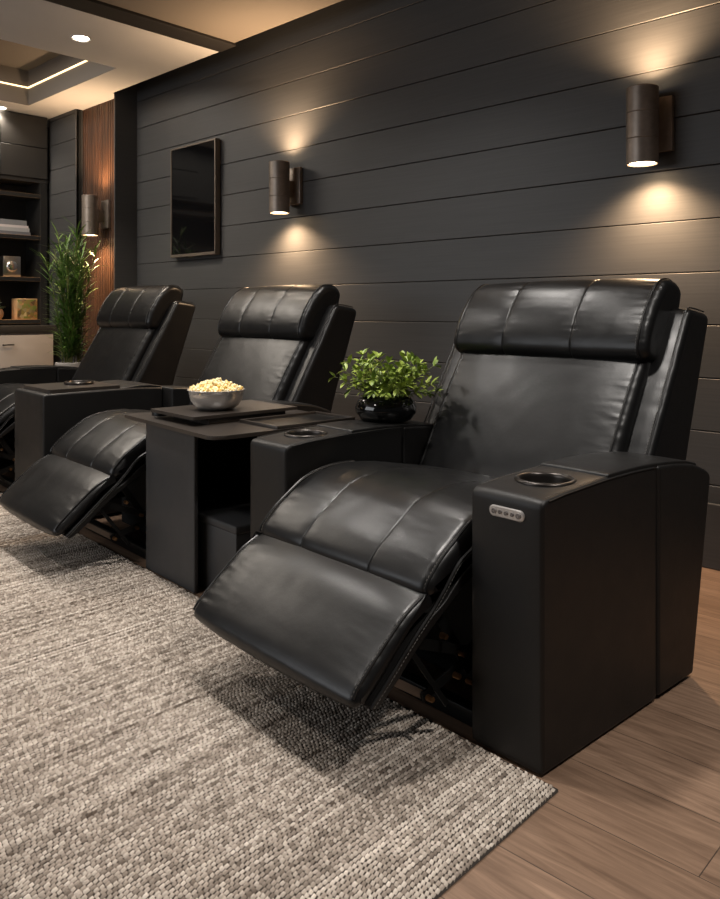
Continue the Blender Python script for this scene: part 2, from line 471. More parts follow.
# ------------------------------------------------------------------ wall lights
SP = 95
warm_lens = emit('warm_lamp_lens', (1, .72, .42), 22)
def sconce(x, y, wall, label, k=1.0):
    t = thing('wall_sconce', label, 'wall light', (x, wall, 1.883), 0, 'up-and-down wall sconces')
    dy = y-wall; R = .067
    bm = bmesh.new()
    for z0, z1 in ((-.165, -.058), (-.058, .055), (.055, .165)):
        pr = [(R-.006, z0+.006), (R-.004, z0), (R-.001, z0+.0006), (R, z0+.003), (R, z1-.003), (R-.0025, z1), (R-.006, z1), (R-.006, z1-.012)]
        lathe(bm, pr, 0, dy, 48)
    lathe(bm, [(R-.006, -.165), (R-.006, -.15), (0, -.148)], 0, dy, 48); lathe(bm, [(R-.006, .165), (R-.006, .15), (0, .148)], 0, dy, 48)
    finish(bm, 'cylinder_shade', M['bronze'], t, smooth=22)
    bm = bmesh.new(); lathe(bm, [(0, -.157), (R-.014, -.157), (R-.008, -.150)], 0, dy, 40); finish(bm, 'lower_lamp', warm_lens, t)
    bm = bmesh.new(); lathe(bm, [(0, .157), (R-.014, .157), (R-.008, .150)], 0, dy, 40); finish(bm, 'upper_lamp', warm_lens, t)
    bm = bmesh.new(); box(bm, -.055+.02, .055+.035, -.03, 0, -.10, .137, bev=.004); finish(bm, 'back_plate', M['bronze'], t)
    bm = bmesh.new(); box(bm, -.02, .03, dy+R-.012, -.028, -.05, .05, bev=.004); finish(bm, 'bracket', M['bronze'], t)
    for s, pw in ((1, SP), (-1, SP)):
        l = bpy.data.lights.new('sconce_beam', 'SPOT'); l.energy = pw*k; l.color = (1, .66, .38)
        l.spot_size = math.radians(138); l.spot_blend = 1.0; l.shadow_soft_size = .03
        lo = bpy.data.objects.new('sconce_beam', l); COL.objects.link(lo)
        lo.location = (x, y, 1.883+s*.170); lo.rotation_euler = (PI if s > 0 else 0, 0, 0)
sconce(-1.43, 3.265, WY, 'large bronze cylinder wall light on the shiplap above the nearest recliner')
sconce(-3.835, 3.265, WY, 'bronze cylinder wall light on the shiplap between the black screen and the nearest light')
sconce(-6.08, 3.12, 3.262, 'bronze cylinder wall light on the walnut slat panel', .45)

# ------------------------------------------------------------------ wall screen
t = thing('wall_screen', 'tall black glass screen in thin bronze frame hung on shiplap wall', 'screen', (-4.925, WY, 1.92))
bm = bmesh.new(); w, h = .293, .421
for a in ((-w, -w+.013, -h, h), (w-.013, w, -h, h), (-w+.013, w-.013, h-.013, h), (-w+.013, w-.013, -h, -h+.022)):
    box(bm, a[0], a[1], -.052, -.008, a[2], a[3], bev=.0015, seg=1)
finish(bm, 'screen_frame', M['frame'], t)
bm = bmesh.new(); box(bm, -w+.013, w-.013, -.046, -.02, -h+.022, h-.013); finish(bm, 'glass_panel', M['glass'], t)
bm = bmesh.new(); box(bm, -w+.05, w-.05, -.02, 0, -h+.08, h-.08); finish(bm, 'wall_mount', M['dark'], t)

# ------------------------------------------------------------------ rug: real woven loops
def rug():
    X1 = -.882; Y0 = -.6; X0 = -6.2
    # back edge follows the row of chairs
    def yb(x): return row(0, 1.497).y+(x-row(0, 1.497).x)*(-math.tan(PHI))
    bm = bmesh.new()
    RW = .0215; n = int((X1-X0)/RW)
    # base pad
    p = [(X0, Y0), (X1, Y0), (X1, yb(X1)), (X0, yb(X0))]
    lo = [bm.verts.new((x, y, .0005)) for x, y in p]; hi = [bm.verts.new((x, y, .006)) for x, y in p]
    bm.faces.new(hi); bm.faces.new(lo)
    for i in range(4): bm.faces.new((lo[i], lo[(i+1) % 4], hi[(i+1) % 4], hi[i]))
    me = bpy.data.meshes.new('tmp'); bm.to_mesh(me); bm.free()
    V = [tuple(v.co) for v in me.vertices]; F = [tuple(p.vertices) for p in me.polygons]
    bpy.data.meshes.remove(me)
    rnd = random.Random(3)
    Y = [0.0]*len(V); MI = [1]*len(F)
    x = X1-.006; k = 0
    while x > X0:
        wid = .0112 if x > -3.6 else .015
        ln = .0118 if x > -3.6 else .019
        streak = rnd.random()
        y = Y0+rnd.random()*ln; ye = yb(x)
        hw = wid*.40
        while y < ye-ln*.6:
            l = ln*(.85+.3*rnd.random()); y1 = min(y+l, ye); yc = (y+y1)/2; hl = (y1-y)/2*1.1
            yarn = min(1, max(0, .42*rnd.random()+.25*streak+.5*(noise.noise(Vector((x*2.2, yc*1.1, k*.9)))*.5+.5)))
            h = .0085+.0022*rnd.random(); sk = .0020+(rnd.random()-.5)*.0018; ox = (rnd.random()-.5)*.0008; tl = (rnd.random()-.5)*.002
            b = len(V); cx = x+ox
            V.extend(((cx-hw+sk, yc-hl, .004), (cx+hw+sk, yc-hl, .004), (cx+hw-sk, yc+hl, .004), (cx-hw-sk, yc+hl, .004),
                      (cx-hw*.78+sk*.6, yc-hl*.7, h*.86-tl), (cx+hw*.78+sk*.6, yc-hl*.7, h*.86+tl), (cx+hw*.78-sk*.6, yc+hl*.7, h*.86+tl), (cx-hw*.78-sk*.6, yc+hl*.7, h*.86-tl),
                      (cx, yc, h)))
            F.extend(((b, b+1, b+5, b+4), (b+1, b+2, b+6, b+5), (b+2, b+3, b+7, b+6), (b+3, b, b+4, b+7),
                      (b+4, b+5, b+8), (b+5, b+6, b+8), (b+6, b+7, b+8), (b+7, b+4, b+8)))
            Y.extend([yarn]*9); MI.extend([0]*8)
            y = y1
        x -= wid*1.0; k += 1
    me = bpy.data.meshes.new('area_rug'); me.from_pydata(V, [], F); me.update()
    me.polygons.foreach_set('use_smooth', [True]*len(me.polygons))
    me.materials.append(M['rug']); me.materials.append(M['rugback'])
    me.polygons.foreach_set('material_index', MI)
    at = me.attributes.new('yarn', 'FLOAT', 'POINT'); at.data.foreach_set('value', Y)
    o = bpy.data.objects.new('area_rug', me); COL.objects.link(o)
    tag(o, 'chunky woven beige and brown rug in front of the recliners', 'rug')
rug()

# ------------------------------------------------------------------ recliner chairs (row coordinates, seat centre UC, origin at v = 1.9)
UC = -1.646; V0 = 1.9
def loc_pts(P): return [Vector((p.x-V0, p.y)) for p in P]
def ctrl(L_): return [(a-V0, b) for a, b in L_]
HW = .392; UR = .346
CACHE = {}
def part(key, name, build, mats, parent, label=None, smooth=50):
    """build a mesh once; later chairs get a copy of the object sharing it"""
    if key in CACHE:
        o = CACHE[key].copy(); COL.objects.link(o); o.parent = parent
        return o
    bm = bmesh.new(); build(bm)
    o = finish(bm, name, mats, parent, smooth=smooth, label=label); CACHE[key] = o
    return o

SEAT = spline(ctrl([(2.16, .455), (2.13, .492), (1.95, .535), (1.78, .562), (1.66, .560), (1.57, .538), (1.50, .497), (1.432, .448), (1.392, .400), (1.398, .374), (1.44, .372), (1.51, .405), (1.60, .42), (1.80, .43), (2.1, .42)]), .007)
PAD = spline(ctrl([(1.405, .386), (1.380, .380), (1.325, .354), (1.262, .306), (1.200, .254), (1.162, .217), (1.152, .197), (1.163, .183), (1.190, .188), (1.25, .232), (1.33, .307), (1.392, .365)]), .006)
BACK = spline(ctrl([(2.10, .47), (2.135, .545), (2.215, .685), (2.29, .81), (2.345, .895), (2.375, .935), (2.42, .94), (2.47, .90), (2.42, .78), (2.30, .55), (2.22, .43), (2.13, .43)]), .007)
HEAD = spline(ctrl([(2.352, .925), (2.334, .950), (2.336, .985), (2.362, 1.05), (2.405, 1.115), (2.452, 1.165), (2.50, 1.188), (2.556, 1.184), (2.592, 1.155), (2.588, 1.11), (2.53, 1.00), (2.45, .93), (2.40, .912)]), .006)
SHELL = poly_round(ctrl([(2.20, .57), (2.505, 1.093), (2.655, 1.072), (2.47, .56), (2.40, .27), (2.22, .27)]), [.05, .028, .04, .2, .03, .03], .012)
def side_curve(prof, u, off, sel, ):
    NR = normals2(prof)
    return [Vector((u, (prof[i]+NR[i]*off).x, (prof[i]+NR[i]*off).y)) for i in range(len(prof)) if sel(prof[i]+Vector((V0, 0)))]
def open_run(line):
    """rotate a closed list so that the biggest jump lies at the ends"""
    k = max(range(len(line)), key=lambda i: (line[i]-line[i-1]).length)
    return line[k:]+line[:k]

def arm_profile(v0, v1, zoff=0.0):
    top = [(1.515, .640), (1.60, .648), (1.78, .656), (1.95, .657), (2.06, .652), (2.16, .645), (2.255, .633), (2.33, .612), (2.385, .585)]
    def zt(v):
        for (a, b), (c, d) in zip(top, top[1:]):
            if a <= v <= c: return b+(d-b)*(v-a)/(c-a)
        return top[0][1] if v < top[0][0] else top[-1][1]
    n = 8
    pts = [(v0+(v1-v0)*i/n, zt(v0+(v1-v0)*i/n)+zoff) for i in range(n+1)]
    return pts
def build_arm(bm, u0, u1, v0=1.509, v1=2.05, rear=False, cup=None, zoff=0, z0=.005):
    pts = arm_profile(v0, v1, zoff)
    if rear: poly = pts+[(2.265, z0+.006), (v0, z0+.006)]
    else: poly = pts+[(v1, z0), (v0, z0)]
    rads = [.022 if (i == 0 and not rear) else (.022 if i == len(pts)-1 and rear else (.0115 if i in (len(pts)-1, len(pts), len(pts)+1, 0) else 0)) for i in range(len(poly))]
    prof = poly_round(ctrl(poly), rads, .02)
    sweep(bm, prof, u0, u1, rnd=.0095, puff=.002, wr=.0006, du=.03, seed=u0)
def cut_cup(o, cu, cv, r, depth=.09):
    """bore the cup holder"""
    bm = bmesh.new(); lathe(bm, [(0, .30), (r, .30), (r, .66-depth), (0, .66-depth)][::-1], 0, 0, 48)
    for v in bm.verts:
        v.co.z = .75 if v.co.z < .4 else v.co.z
    c = finish(bm, 'cutter', M['dark'], None, (cu, cv, 0), smooth=0)
    par = o.parent; o.parent = None
    m = o.modifiers.new('b', 'BOOLEAN'); m.object = c; m.operation = 'DIFFERENCE'; m.solver = 'EXACT'
    bpy.context.view_layer.update()
    dg = bpy.context.evaluated_depsgraph_get()
    me = bpy.data.meshes.new_from_object(o.evaluated_get(dg)); o.modifiers.clear()
    old = o.data; o.data = me; me.name = old.name; bpy.data.meshes.remove(old)
    me.polygons.foreach_set('use_smooth', [True]*len(me.polygons)); me.set_sharp_from_angle(angle=math.radians(40))
    for p in me.polygons:
        if p.loop_total > 12: p.use_smooth = False
    bpy.data.objects.remove(c); o.parent = par
def cup_parts(bm, cu, cv, r, ztop):
    lathe(bm, [(r-.002, ztop-.014), (r+.001, ztop-.001), (r+.001, ztop+.004), (r-.003, ztop+.0075), (r-.009, ztop+.0075), (r-.013, ztop+.003), (r-.014, ztop-.004), (r-.015, ztop-.07), (r-.022, ztop-.078), (0, ztop-.078)], cu, cv, 56)

def front_stitches(bm, u0, u1, uq):
    pts = arm_profile(1.535, 2.045)
    lo = uq < (u0+u1)/2; u = uq+(.010 if lo else -.010)
    tube(bm, [Vector((uq+(-.0005 if lo else .0005)*0, v-V0, z-.0045)) for v, z in pts], .0022, 6, 0)
    stitch(bm, [Vector((u, v-V0, z+.0022)) for v, z in pts], r=.0008, mat=1)

def arm_unit(parent, side, full, name='arm'):
    s = 1 if side == 'right' else -1
    a, b = (.379, .593) if s > 0 else (-.612, -.402)
    if full:
        o = part(('arm', side), 'arm', lambda bm: build_arm(bm, a, b), M['arm'], parent)
        cu = (a+b)/2; cv = 1.675-V0
        if ('cup', side) not in CACHE:
            cut_cup(o, cu, cv, .076)
        part(('cup', side), 'cup_holder', lambda bm: cup_parts(bm, cu, cv, .077, .650), M['ring'], o, 'black cup holder with dark metal rim')
        def pad(bm):
            top = arm_profile(1.80, 2.30)
            poly = [(v, z+.0075) for v, z in top]+[(2.30, .60), (1.80, .62)]
            sweep(bm, poly_round(ctrl(poly), [.008]+[0]*7+[.008, .004, .004], .03), a+.004, b-.004, rnd=.0035, puff=.001, du=.03)
        part(('pad', side), 'arm_pad', pad, M['arm'], o)
        for k, uq in enumerate((a, b)):
            part(('armstitch', side, k), 'piping', lambda bm, uq=uq: front_stitches(bm, a, b, uq), [M['arm'], M['thread']], o)
        if s > 0:
            def ctl(bm):
                pr = []
                cx, cz, w, h = (a+b)/2+.008, .597, .052, .0135
                pts = []
                for k in range(12): pts.append((cx+w-h+h*math.cos(-PI/2+PI*k/11), cz+h*math.sin(-PI/2+PI*k/11)))
                for k in range(12): pts.append((cx-w+h+h*math.cos(PI/2+PI*k/11), cz+h*math.sin(PI/2+PI*k/11)))
                f0 = [bm.verts.new((x, 1.504-V0, z)) for x, z in pts]; f1 = [bm.verts.new((x, 1.520-V0, z)) for x, z in pts]
                fi = [bm.verts.new((cx+(x-cx)*.95, 1.5025-V0, cz+(z-cz)*.84)) for x, z in pts]
                n = len(pts)
                bm.faces.new(fi)
                for i in range(n):
                    bm.faces.new((f0[i], f0[(i+1) % n], f1[(i+1) % n], f1[i])); bm.faces.new((fi[i], fi[(i+1) % n], f0[(i+1) % n], f0[i]))
            cp = part(('ctl', side), 'control_panel', ctl, M['plate'], o, 'silver pill-shaped control panel')
            for i in range(5):
                def btn(bm, i=i):
                    cx = (a+b)/2+.008-.036+.018*i; r = .0075 if i in (0, 4) else .0055
                    mat = Matrix.Translation((cx, 1.5015-V0, .597)) @ Matrix.Rotation(PI/2, 4, 'X')
                    bmesh.ops.create_cone(bm, cap_ends=True, segments=20, radius1=r, radius2=r*.9, depth=.004, matrix=mat)
                    # engraved ring and symbol bar around the button
                    for q in (0, PI):
                        tube(bm, [(cx+math.cos(q+PI*k/8)*r*.55, 1.4993-V0, .597+math.sin(q+PI*k/8)*r*.55) for k in range(8)], .0006, 4, 1)
                part(('btn', i), 'button', btn, [M['plate2'], M['dark']], cp)
    def rear(bm): build_arm(bm, a+.001, b+(.003 if s > 0 else -.0)-.0, 2.054, 2.385, True)
    part(('rear', side), 'arm_rear_panel', rear, M['arm'], parent)
    for v in ((1.60, 2.13) if full else (2.13,)):
        part(('foot', side, v), 'foot', lambda bm, v=v: box(bm, a+.03, b-.03, v-.03-V0, v+.03-V0, 0, .02), M['dark'], parent)

def recliner(uc, label, left, right, scale=(1, 1, 1), dv=0):
    t = thing('recliner_chair', label, 'recliner', row(uc, V0+dv), -PHI, 'row of black leather recliners')
    seams3 = (-.155, .135)
    se = part('seat', 'seat_cushion', lambda bm: sweep(bm, SEAT, -HW+.008, UR, rnd=.034, puff=.013, seams=seams3, wr=.0008, gather=.0034, seed=2.0), M['leather'], t)
    lg = part('pad', 'leg_rest', lambda bm: sweep(bm, PAD, -HW+.008, UR, rnd=.026, puff=.014, seams=(), wr=.0008, gather=.0036, seed=5.0), M['leather'], t)
    def leg_board(bm):
        P = spline(ctrl([(1.60, .44), (1.52, .415), (1.44, .355), (1.40, .335), (1.33, .285), (1.26, .225), (1.20, .175), (1.21, .168), (1.27, .205), (1.35, .27), (1.43, .325), (1.53, .385), (1.60, .41)]), .012)
        sweep(bm, P, -HW+.012, UR+.004, rnd=.004, du=.1)
    lb = part('board', 'leg_rest_board', leg_board, M['arm'], t)
    def strand(key, ln, parent, sgn, r=.0036, off=(-.006, 0)):
        def build(bm):
            tube(bm, ln, r, 6, 0)
            stitch(bm, [Vector((p.x+sgn*off[0], p.y, p.z+off[1])) for p in ln], r=.0011, mat=1)
        return part(key, 'piping', build, [M['leather'], M['thread']], parent)
    for sgn in (-1, 1):
        for key, par, prof, cond, ins in (('seat', se, SEAT, lambda p: p.x < 1.78 and not (p.y < .50 and p.x > 1.56) and (p.y > .385+(p.x-1.40)*.9 or p.y > .5) and p.y > .39, .010), ('pad', lg, PAD, lambda p: p.y > .20 and (p.y-.215) > (p.x-1.162)*.775-.006, .012)):
            NRM = normals2(prof)
            ln = open_run([Vector(((UR-ins) if sgn > 0 else -(HW-.008-ins), (p+n*.0015).x, (p+n*.0015).y)) for p, n in zip(prof, NRM) if cond(p+Vector((V0, 0)))])
            strand(('pipe', key, sgn), ln, par, sgn)
        ln = spline(ctrl([(1.56, .475), (1.50, .445), (1.445, .390), (1.405, .352), (1.335, .296), (1.265, .236), (1.195, .178)]), .01, False)
        strand(('pipe', 'board', sgn), [Vector((UR+.004 if sgn > 0 else -(HW-.010), p.x, p.y)) for p in ln], lb, sgn, .0055, (.005, -.004))
    bc = part('back', 'backrest', lambda bm: sweep(bm, BACK, -HW-.004, HW+.002, rnd=.03, puff=.016, seams=(), wr=.0008, gather=.004, seed=9.0), M['leather'], t)
    hd = part('head', 'headrest', lambda bm: sweep(bm, HEAD, -HW-.022, HW+.018, rnd=.03, puff=.010, seams=seams3, wr=.0008, gather=.0042, seed=13.0), M['leather'], t)
    for sgn in (-1, 1):
        for key, par, prof, uu, cond in (('head', hd, HEAD, HW-.010, lambda p: p.y > 1.185-(p.x-2.5)*.2-.02 or (p.x-2.34) < (p.y-.93)*.72), ('back', bc, BACK, HW-.024, lambda p: (p.x-2.10) < (p.y-.47)*.585+.03 and p.y > .5)):
            NRM = normals2(prof)
            ln = open_run([Vector((sgn*uu, (p+n*.0025).x, (p+n*.0025).y)) for p, n in zip(prof, NRM) if cond(p+Vector((V0, 0)))])
            strand(('pipe', key, sgn), ln, par, sgn, .0034, (-.007, 0))
    sh = part('shell', 'back_shell', lambda bm: sweep(bm, SHELL, -HW-.085, HW+.085, rnd=.022, puff=.004, wr=.003, gather=.002, du=.03, seed=21.0), M['leather'], t)
    for sgn in (-1, 1):
        u = sgn*(HW+.074)
        ln = [Vector((u, (2.215+(2.497-2.215)*k/20)-V0-.006, .60+(1.083-.60)*k/20+.0015)) for k in range(21)]+[Vector((u, 2.515-V0, 1.0945)), Vector((u, 2.56-V0, 1.0905)), Vector((u, 2.62-V0, 1.081))]
        strand(('pipe', 'shell', sgn), ln, sh, sgn, .0025, (-.006, .001))
    def base(bm):
        box(bm, -HW+.016, HW-.016, 1.75-V0, 2.36-V0, .0, .40, bev=.006)
    part('base', 'seat_base', base, M['dark'], t)
    for sgn, nm in ((1, 'r'), (-1, 'l')):
        def bars(bm, sgn=sgn):
            u = sgn*(HW-.075)
            def bar(a, b, off, w=.013, th=.0025, mat=0):
                a = Vector((u+off, a[0]-V0, a[1])); b = Vector((u+off, b[0]-V0, b[1])); d = (b-a).normalized(); q = Vector((0, -d.z, d.y))
                vs = []
                for p in (a-d*.01, b+d*.01):
                    for sx in (-1, 1):
                        for sq in (-1, 1): vs.append(bm.verts.new(p+Vector((sx*th, 0, 0))+q*sq*w*sx*0+q*sq*w))
                for f in ((0, 1, 3, 2), (4, 5, 7, 6), (0, 1, 5, 4), (2, 3, 7, 6), (0, 2, 6, 4), (1, 3, 7, 5)):
                    fc = bm.faces.new([vs[i] for i in f]); fc.material_index = mat
            bar((1.27, .215), (1.40, .13), 0, .010, mat=1); bar((1.40, .13), (1.74, .22), .006); bar((1.36, .275), (1.55, .20), .012)
            bar((1.55, .20), (1.76, .32), .018); bar((1.45, .33), (1.58, .14), -.006); bar((1.58, .14), (1.78, .15), -.012); bar((1.34, .26), (1.46, .10), .020, .007)
        mb = part(('bars', sgn), 'recliner_linkage', bars, [M['blackmetal'], M['steelbar']], t)
        for i, (v, z) in enumerate(((1.40, .13), (1.52, .205), (1.55, .125), (1.50, .155), (1.45, .27))):
            def bolt(bm, v=v, z=z, sgn=sgn):
                mat = Matrix.Translation((sgn*(HW-.05), v-V0, z)) @ Matrix.Rotation(PI/2, 4, 'Y')
                bmesh.ops.create_cone(bm, cap_ends=True, segments=6, radius1=.008, radius2=.007, depth=.02, matrix=mat)
            part(('bolt', i, sgn), 'bolt', bolt, M['brass'], mb)
    def rail(bm):
        box(bm, -HW+.016, HW-.016, 1.56-V0, 1.60-V0, 0, .045, bev=.004)
    part('rail', 'base_rail', rail, M['blackmetal'], t)
    for side, kind in (('left', left), ('right', right)):
        if kind: arm_unit(t, side, kind == 'full')
    t.scale = scale
    return t
recliner(UC, 'nearest black leather recliner, leg rest raised, at the right end of the row', 'full', 'full')
recliner(-3.43, 'black leather recliner behind the popcorn table, middle of the row of three', 'rear', 'rear', (.97, 1, 1.022))
recliner(-5.07, 'farthest black leather recliner, nearest the tall bamboo plant', 'full', None, (1.01, 1, 1.055))

# ------------------------------------------------------------------ narrow armrest console between the far and the middle chair
AU0, AU1, AV0 = -4.35, -3.92, 1.40
t = thing('armrest_console', 'black leather armrest console with cup holder tray between far and middle recliners', 'armrest console', row(-4.1, V0), -PHI)
def acon(bm):
    pts = [(AV0, .668), (1.70, .672), (1.9, .672), (2.05, .664)]
    poly = pts+[(2.05, .0155), (AV0, .0155)]
    sweep(bm, poly_round(ctrl(poly), [.02, 0, 0, .012, .012, .012], .03), AU0+4.1, AU1+4.1, rnd=.010, puff=.001, du=.05)
bm = bmesh.new(); acon(bm); arm_o = finish(bm, 'console_body', M['arm'], t)
bm = bmesh.new()
pr = [(-.225, AV0+.035-V0), (.155, AV0+.035-V0), (.155, 1.82-V0), (-.225, 1.82-V0)]
pp = poly_round(pr, .02, .05)
lo = [bm.verts.new((p.x, p.y, .668)) for p in pp]; hi = [bm.verts.new((p.x, p.y, .688)) for p in pp]
bm.faces.new(hi); bm.faces.new(lo)
for i in range(len(pp)): bm.faces.new((lo[i], lo[(i+1) % len(pp)], hi[(i+1) % len(pp)], hi[i]))
tr = finish(bm, 'tray_plate', M['table'], t)
bm = bmesh.new()
lathe(bm, [(.076, .686), (.078, .698), (.074, .703), (.066, .703), (.062, .697), (.060, .692), (0, .690)], -.07, 1.68-V0, 48)
finish(bm, 'cup_holder', M['ring'], t, label='black cup holder with dark metal rim')
bm = bmesh.new()
poly = [(1.83, .674), (1.90, .682), (1.98, .682), (2.047, .672), (2.047, .65), (1.83, .65)]
sweep(bm, poly_round(ctrl(poly), [.006, 0, 0, .006, .004, .004], .03), -.242, .172, rnd=.0035, puff=.001, du=.05)
finish(bm, 'arm_pad', M['arm'], t)

# ------------------------------------------------------------------ console table with popcorn
t = thing('console_table', 'dark console table with wide tray top and leather front panel, holding the popcorn', 'console table', row(-2.68, V0), -PHI)
U = 2.68
bm = bmesh.new()
sweep(bm, poly_round(ctrl([(1.505, .636), (1.525, .636), (1.525, .003), (1.505, .003)]), .006, .05), -3.03+U, -2.63+U, rnd=.005, puff=.0, du=.05)
finish(bm, 'front_panel', M['panel'], t)
bm = bmesh.new(); box(bm, -3.02+U, -2.99+U, 1.523-V0, 2.04-V0, .0, .638); box(bm, -3.02+U, -2.33+U, 2.0-V0, 2.04-V0, 0, .638, bev=.004)
finish(bm, 'carcass', M['dark'], t)
bm = bmesh.new()
pp = poly_round([(-3.085+U, 1.43-V0), (-2.31+U, 1.395-V0), (-2.285+U, 2.06-V0), (-3.04+U, 2.06-V0)], [.02, .05, .02, .02], .05)
lo = [bm.verts.new((p.x, p.y, .638)) for p in pp]; hi = [bm.verts.new((p.x, p.y, .652)) for p in pp]
bm.faces.new(hi); bm.faces.new(lo)
for i in range(len(pp)): bm.faces.new((lo[i], lo[(i+1) % len(pp)], hi[(i+1) % len(pp)], hi[i]))
bmesh.ops.bevel(bm, geom=[e for e in bm.edges if abs(e.verts[0].co.z-e.verts[1].co.z) < 1e-4], offset=.003, segments=2, affect='EDGES')
finish(bm, 'table_top', M['table'], t)
bm = bmesh.new()
a0, a1, b0, b1 = -2.555+U, -2.305+U, 1.66-V0, 2.04-V0
for q in ((a0, a1, b0, b0+.012), (a0, a1, b1-.012, b1), (a0, a0+.012, b0+.012, b1-.012), (a1-.012, a1, b0+.012, b1-.012)): box(bm, *q, .650, .664, bev=.002)
box(bm, a0+.01, a1-.01, b0+.01, b1-.01, .650, .655, mat=1)
finish(bm, 'recessed_tray', [M['table'], M['tablet']], t, label='black sunken tray with raised rim')
# lower leather box
t2 = thing('storage_box', 'low black leather box on the floor under the console table', 'storage box', row(-2.64, 1.78), -PHI)
bm = bmesh.new(); box(bm, -.335, .21, -.215, .195, 0, .262, bev=.008); finish(bm, 'box_body', M['panel'], t2)
bm = bmesh.new(); box(bm, -.338, .213, -.218, .198, .258, .29, bev=.008, seg=3); finish(bm, 'lid', M['panel'], t2)
# raised swivel plate under the bowl
t = thing('serving_tray', 'flat dark serving tray raised on the console table under the bowl', 'tray', row(-2.735, 1.70, .652), -PHI)
bm = bmesh.new()
pp = poly_round([(-.175, -.235), (.170, -.235), (.170, .255), (-.175, .255)], .012, .05)
lo = [bm.verts.new((p.x, p.y, .024)) for p in pp]; hi = [bm.verts.new((p.x, p.y, .036)) for p in pp]
bm.faces.new(hi); bm.faces.new(lo)
for i in range(len(pp)): bm.faces.new((lo[i], lo[(i+1) % len(pp)], hi[(i+1) % len(pp)], hi[i]))
finish(bm, 'tray_plate', M['table'], t)
bm = bmesh.new(); box(bm, -.125, .155, -.16, .20, 0, .024); finish(bm, 'tray_base', M['table'], t)
bm = bmesh.new(); lathe(bm, [(0, .026), (.030, .026), (.033, .022), (.033, 0.0)], -.215, -.17, 24)
finish(bm, 'swivel_knob', M['blackmetal'], t)
# bowl and popcorn
bp = row(-2.715, 1.655, .688)
t = thing('popcorn_bowl', 'shiny stainless steel bowl on the raised serving tray', 'bowl', bp)
bm = bmesh.new()
lathe(bm, [(0, .002), (.055, 0), (.066, .002), (.088, .016), (.103, .040), (.108, .062), (.111, .078), (.114, .080), (.112, .082), (.107, .076), (.100, .042), (.084, .020), (.06, .008), (0, .007)], 0, 0, 64)
finish(bm, 'bowl_body', M['bowl'], t, smooth=60)
bm = bmesh.new()
tube(bm, [(.1135*math.cos(k*2*PI/48), .1135*math.sin(k*2*PI/48), .080) for k in range(48)], .0022, 6, 0, closed=True)
finish(bm, 'rolled_rim', M['bowl'], t)
bm = bmesh.new()
rp = random.Random(11)
def kernel(c, r):
    for j in range(rp.randint(3, 5)):
        o = Vector((rp.gauss(0, 1), rp.gauss(0, 1), rp.gauss(0, 1))).normalized()*r*.62
        mm = Matrix.Translation(c+o) @ Matrix.Diagonal((*[rp.uniform(.8, 1.2) for _ in range(3)], 1))
        bmesh.ops.create_icosphere(bm, subdivisions=1, radius=r*rp.uniform(.5, .75), matrix=mm)
n = 0
for layer in range(260):
    rr = .102*math.sqrt(rp.random()); a = rp.random()*2*PI
    zt = .076+.040*(1-(rr/.105)**1.7)+rp.uniform(-.012, .003)
    kernel(Vector((rr*math.cos(a), rr*math.sin(a), zt)), rp.uniform(.0065, .0095))
for k in range(34):
    a = k*2*PI/34+rp.uniform(-.05, .05); kernel(Vector((.099*math.cos(a), .099*math.sin(a), .083+rp.uniform(0, .006))), .0075)
# heap body under the top pieces
lathe(bm, [(0, .104), (.05, .094), (.085, .080), (.098, .070), (.09, .05), (0, .04)], 0, 0, 32)
o = finish(bm, 'popcorn', M['popcorn'], None, bp, smooth=60)
tag(o, 'heap of yellow buttered popcorn in the steel bowl', 'popcorn', kind='stuff')

# ------------------------------------------------------------------ leaves
def leaf(bm, base, d, up, ln, w, bend=.25, mat=0, seg=4):
    d = d.normalized(); side = d.cross(up)
    if side.length < 1e-4: side = d.orthogonal()
    side.normalize(); nrm = side.cross(d).normalized()
    prevv = None
    for i in range(seg+1):
        t = i/seg; wd = w*math.sin(PI*(t*.86+.07))**.8*(1 if t < 1 else .05)
        c = base+d*ln*t-nrm*bend*ln*t*t
        a = bm.verts.new(c-side*wd+nrm*wd*.25); m_ = bm.verts.new(c); b = bm.verts.new(c+side*wd+nrm*wd*.25)
        if prevv:
            for q in ((prevv[0], prevv[1], m_, a), (prevv[1], prevv[2], b, m_)):
                f = bm.faces.new(q); f.material_index = mat
        prevv = (a, m_, b)
pv = row(-2.165, 2.075, .6625)
t = thing('potted_shrub', 'small bright green leafy shrub in a glossy black bowl on chair arm', 'plant', pv)
bm = bmesh.new()
lathe(bm, [(0, 0), (.085, 0), (.098, .006), (.117, .032), (.119, .052), (.108, .078), (.098, .088), (.090, .086), (.10, .070), (.10, .065), (0, .065)], 0, 0, 56)
finish(bm, 'bowl_pot', M['gloss'], t, label='glossy black bowl pot')
bm = bmesh.new(); lathe(bm, [(0, .074), (.06, .078), (.096, .072), (.09, .066), (0, .066)], 0, 0, 32); finish(bm, 'soil', M['soil'], t)
bs = bmesh.new(); bl = bmesh.new(); rp = random.Random(5)
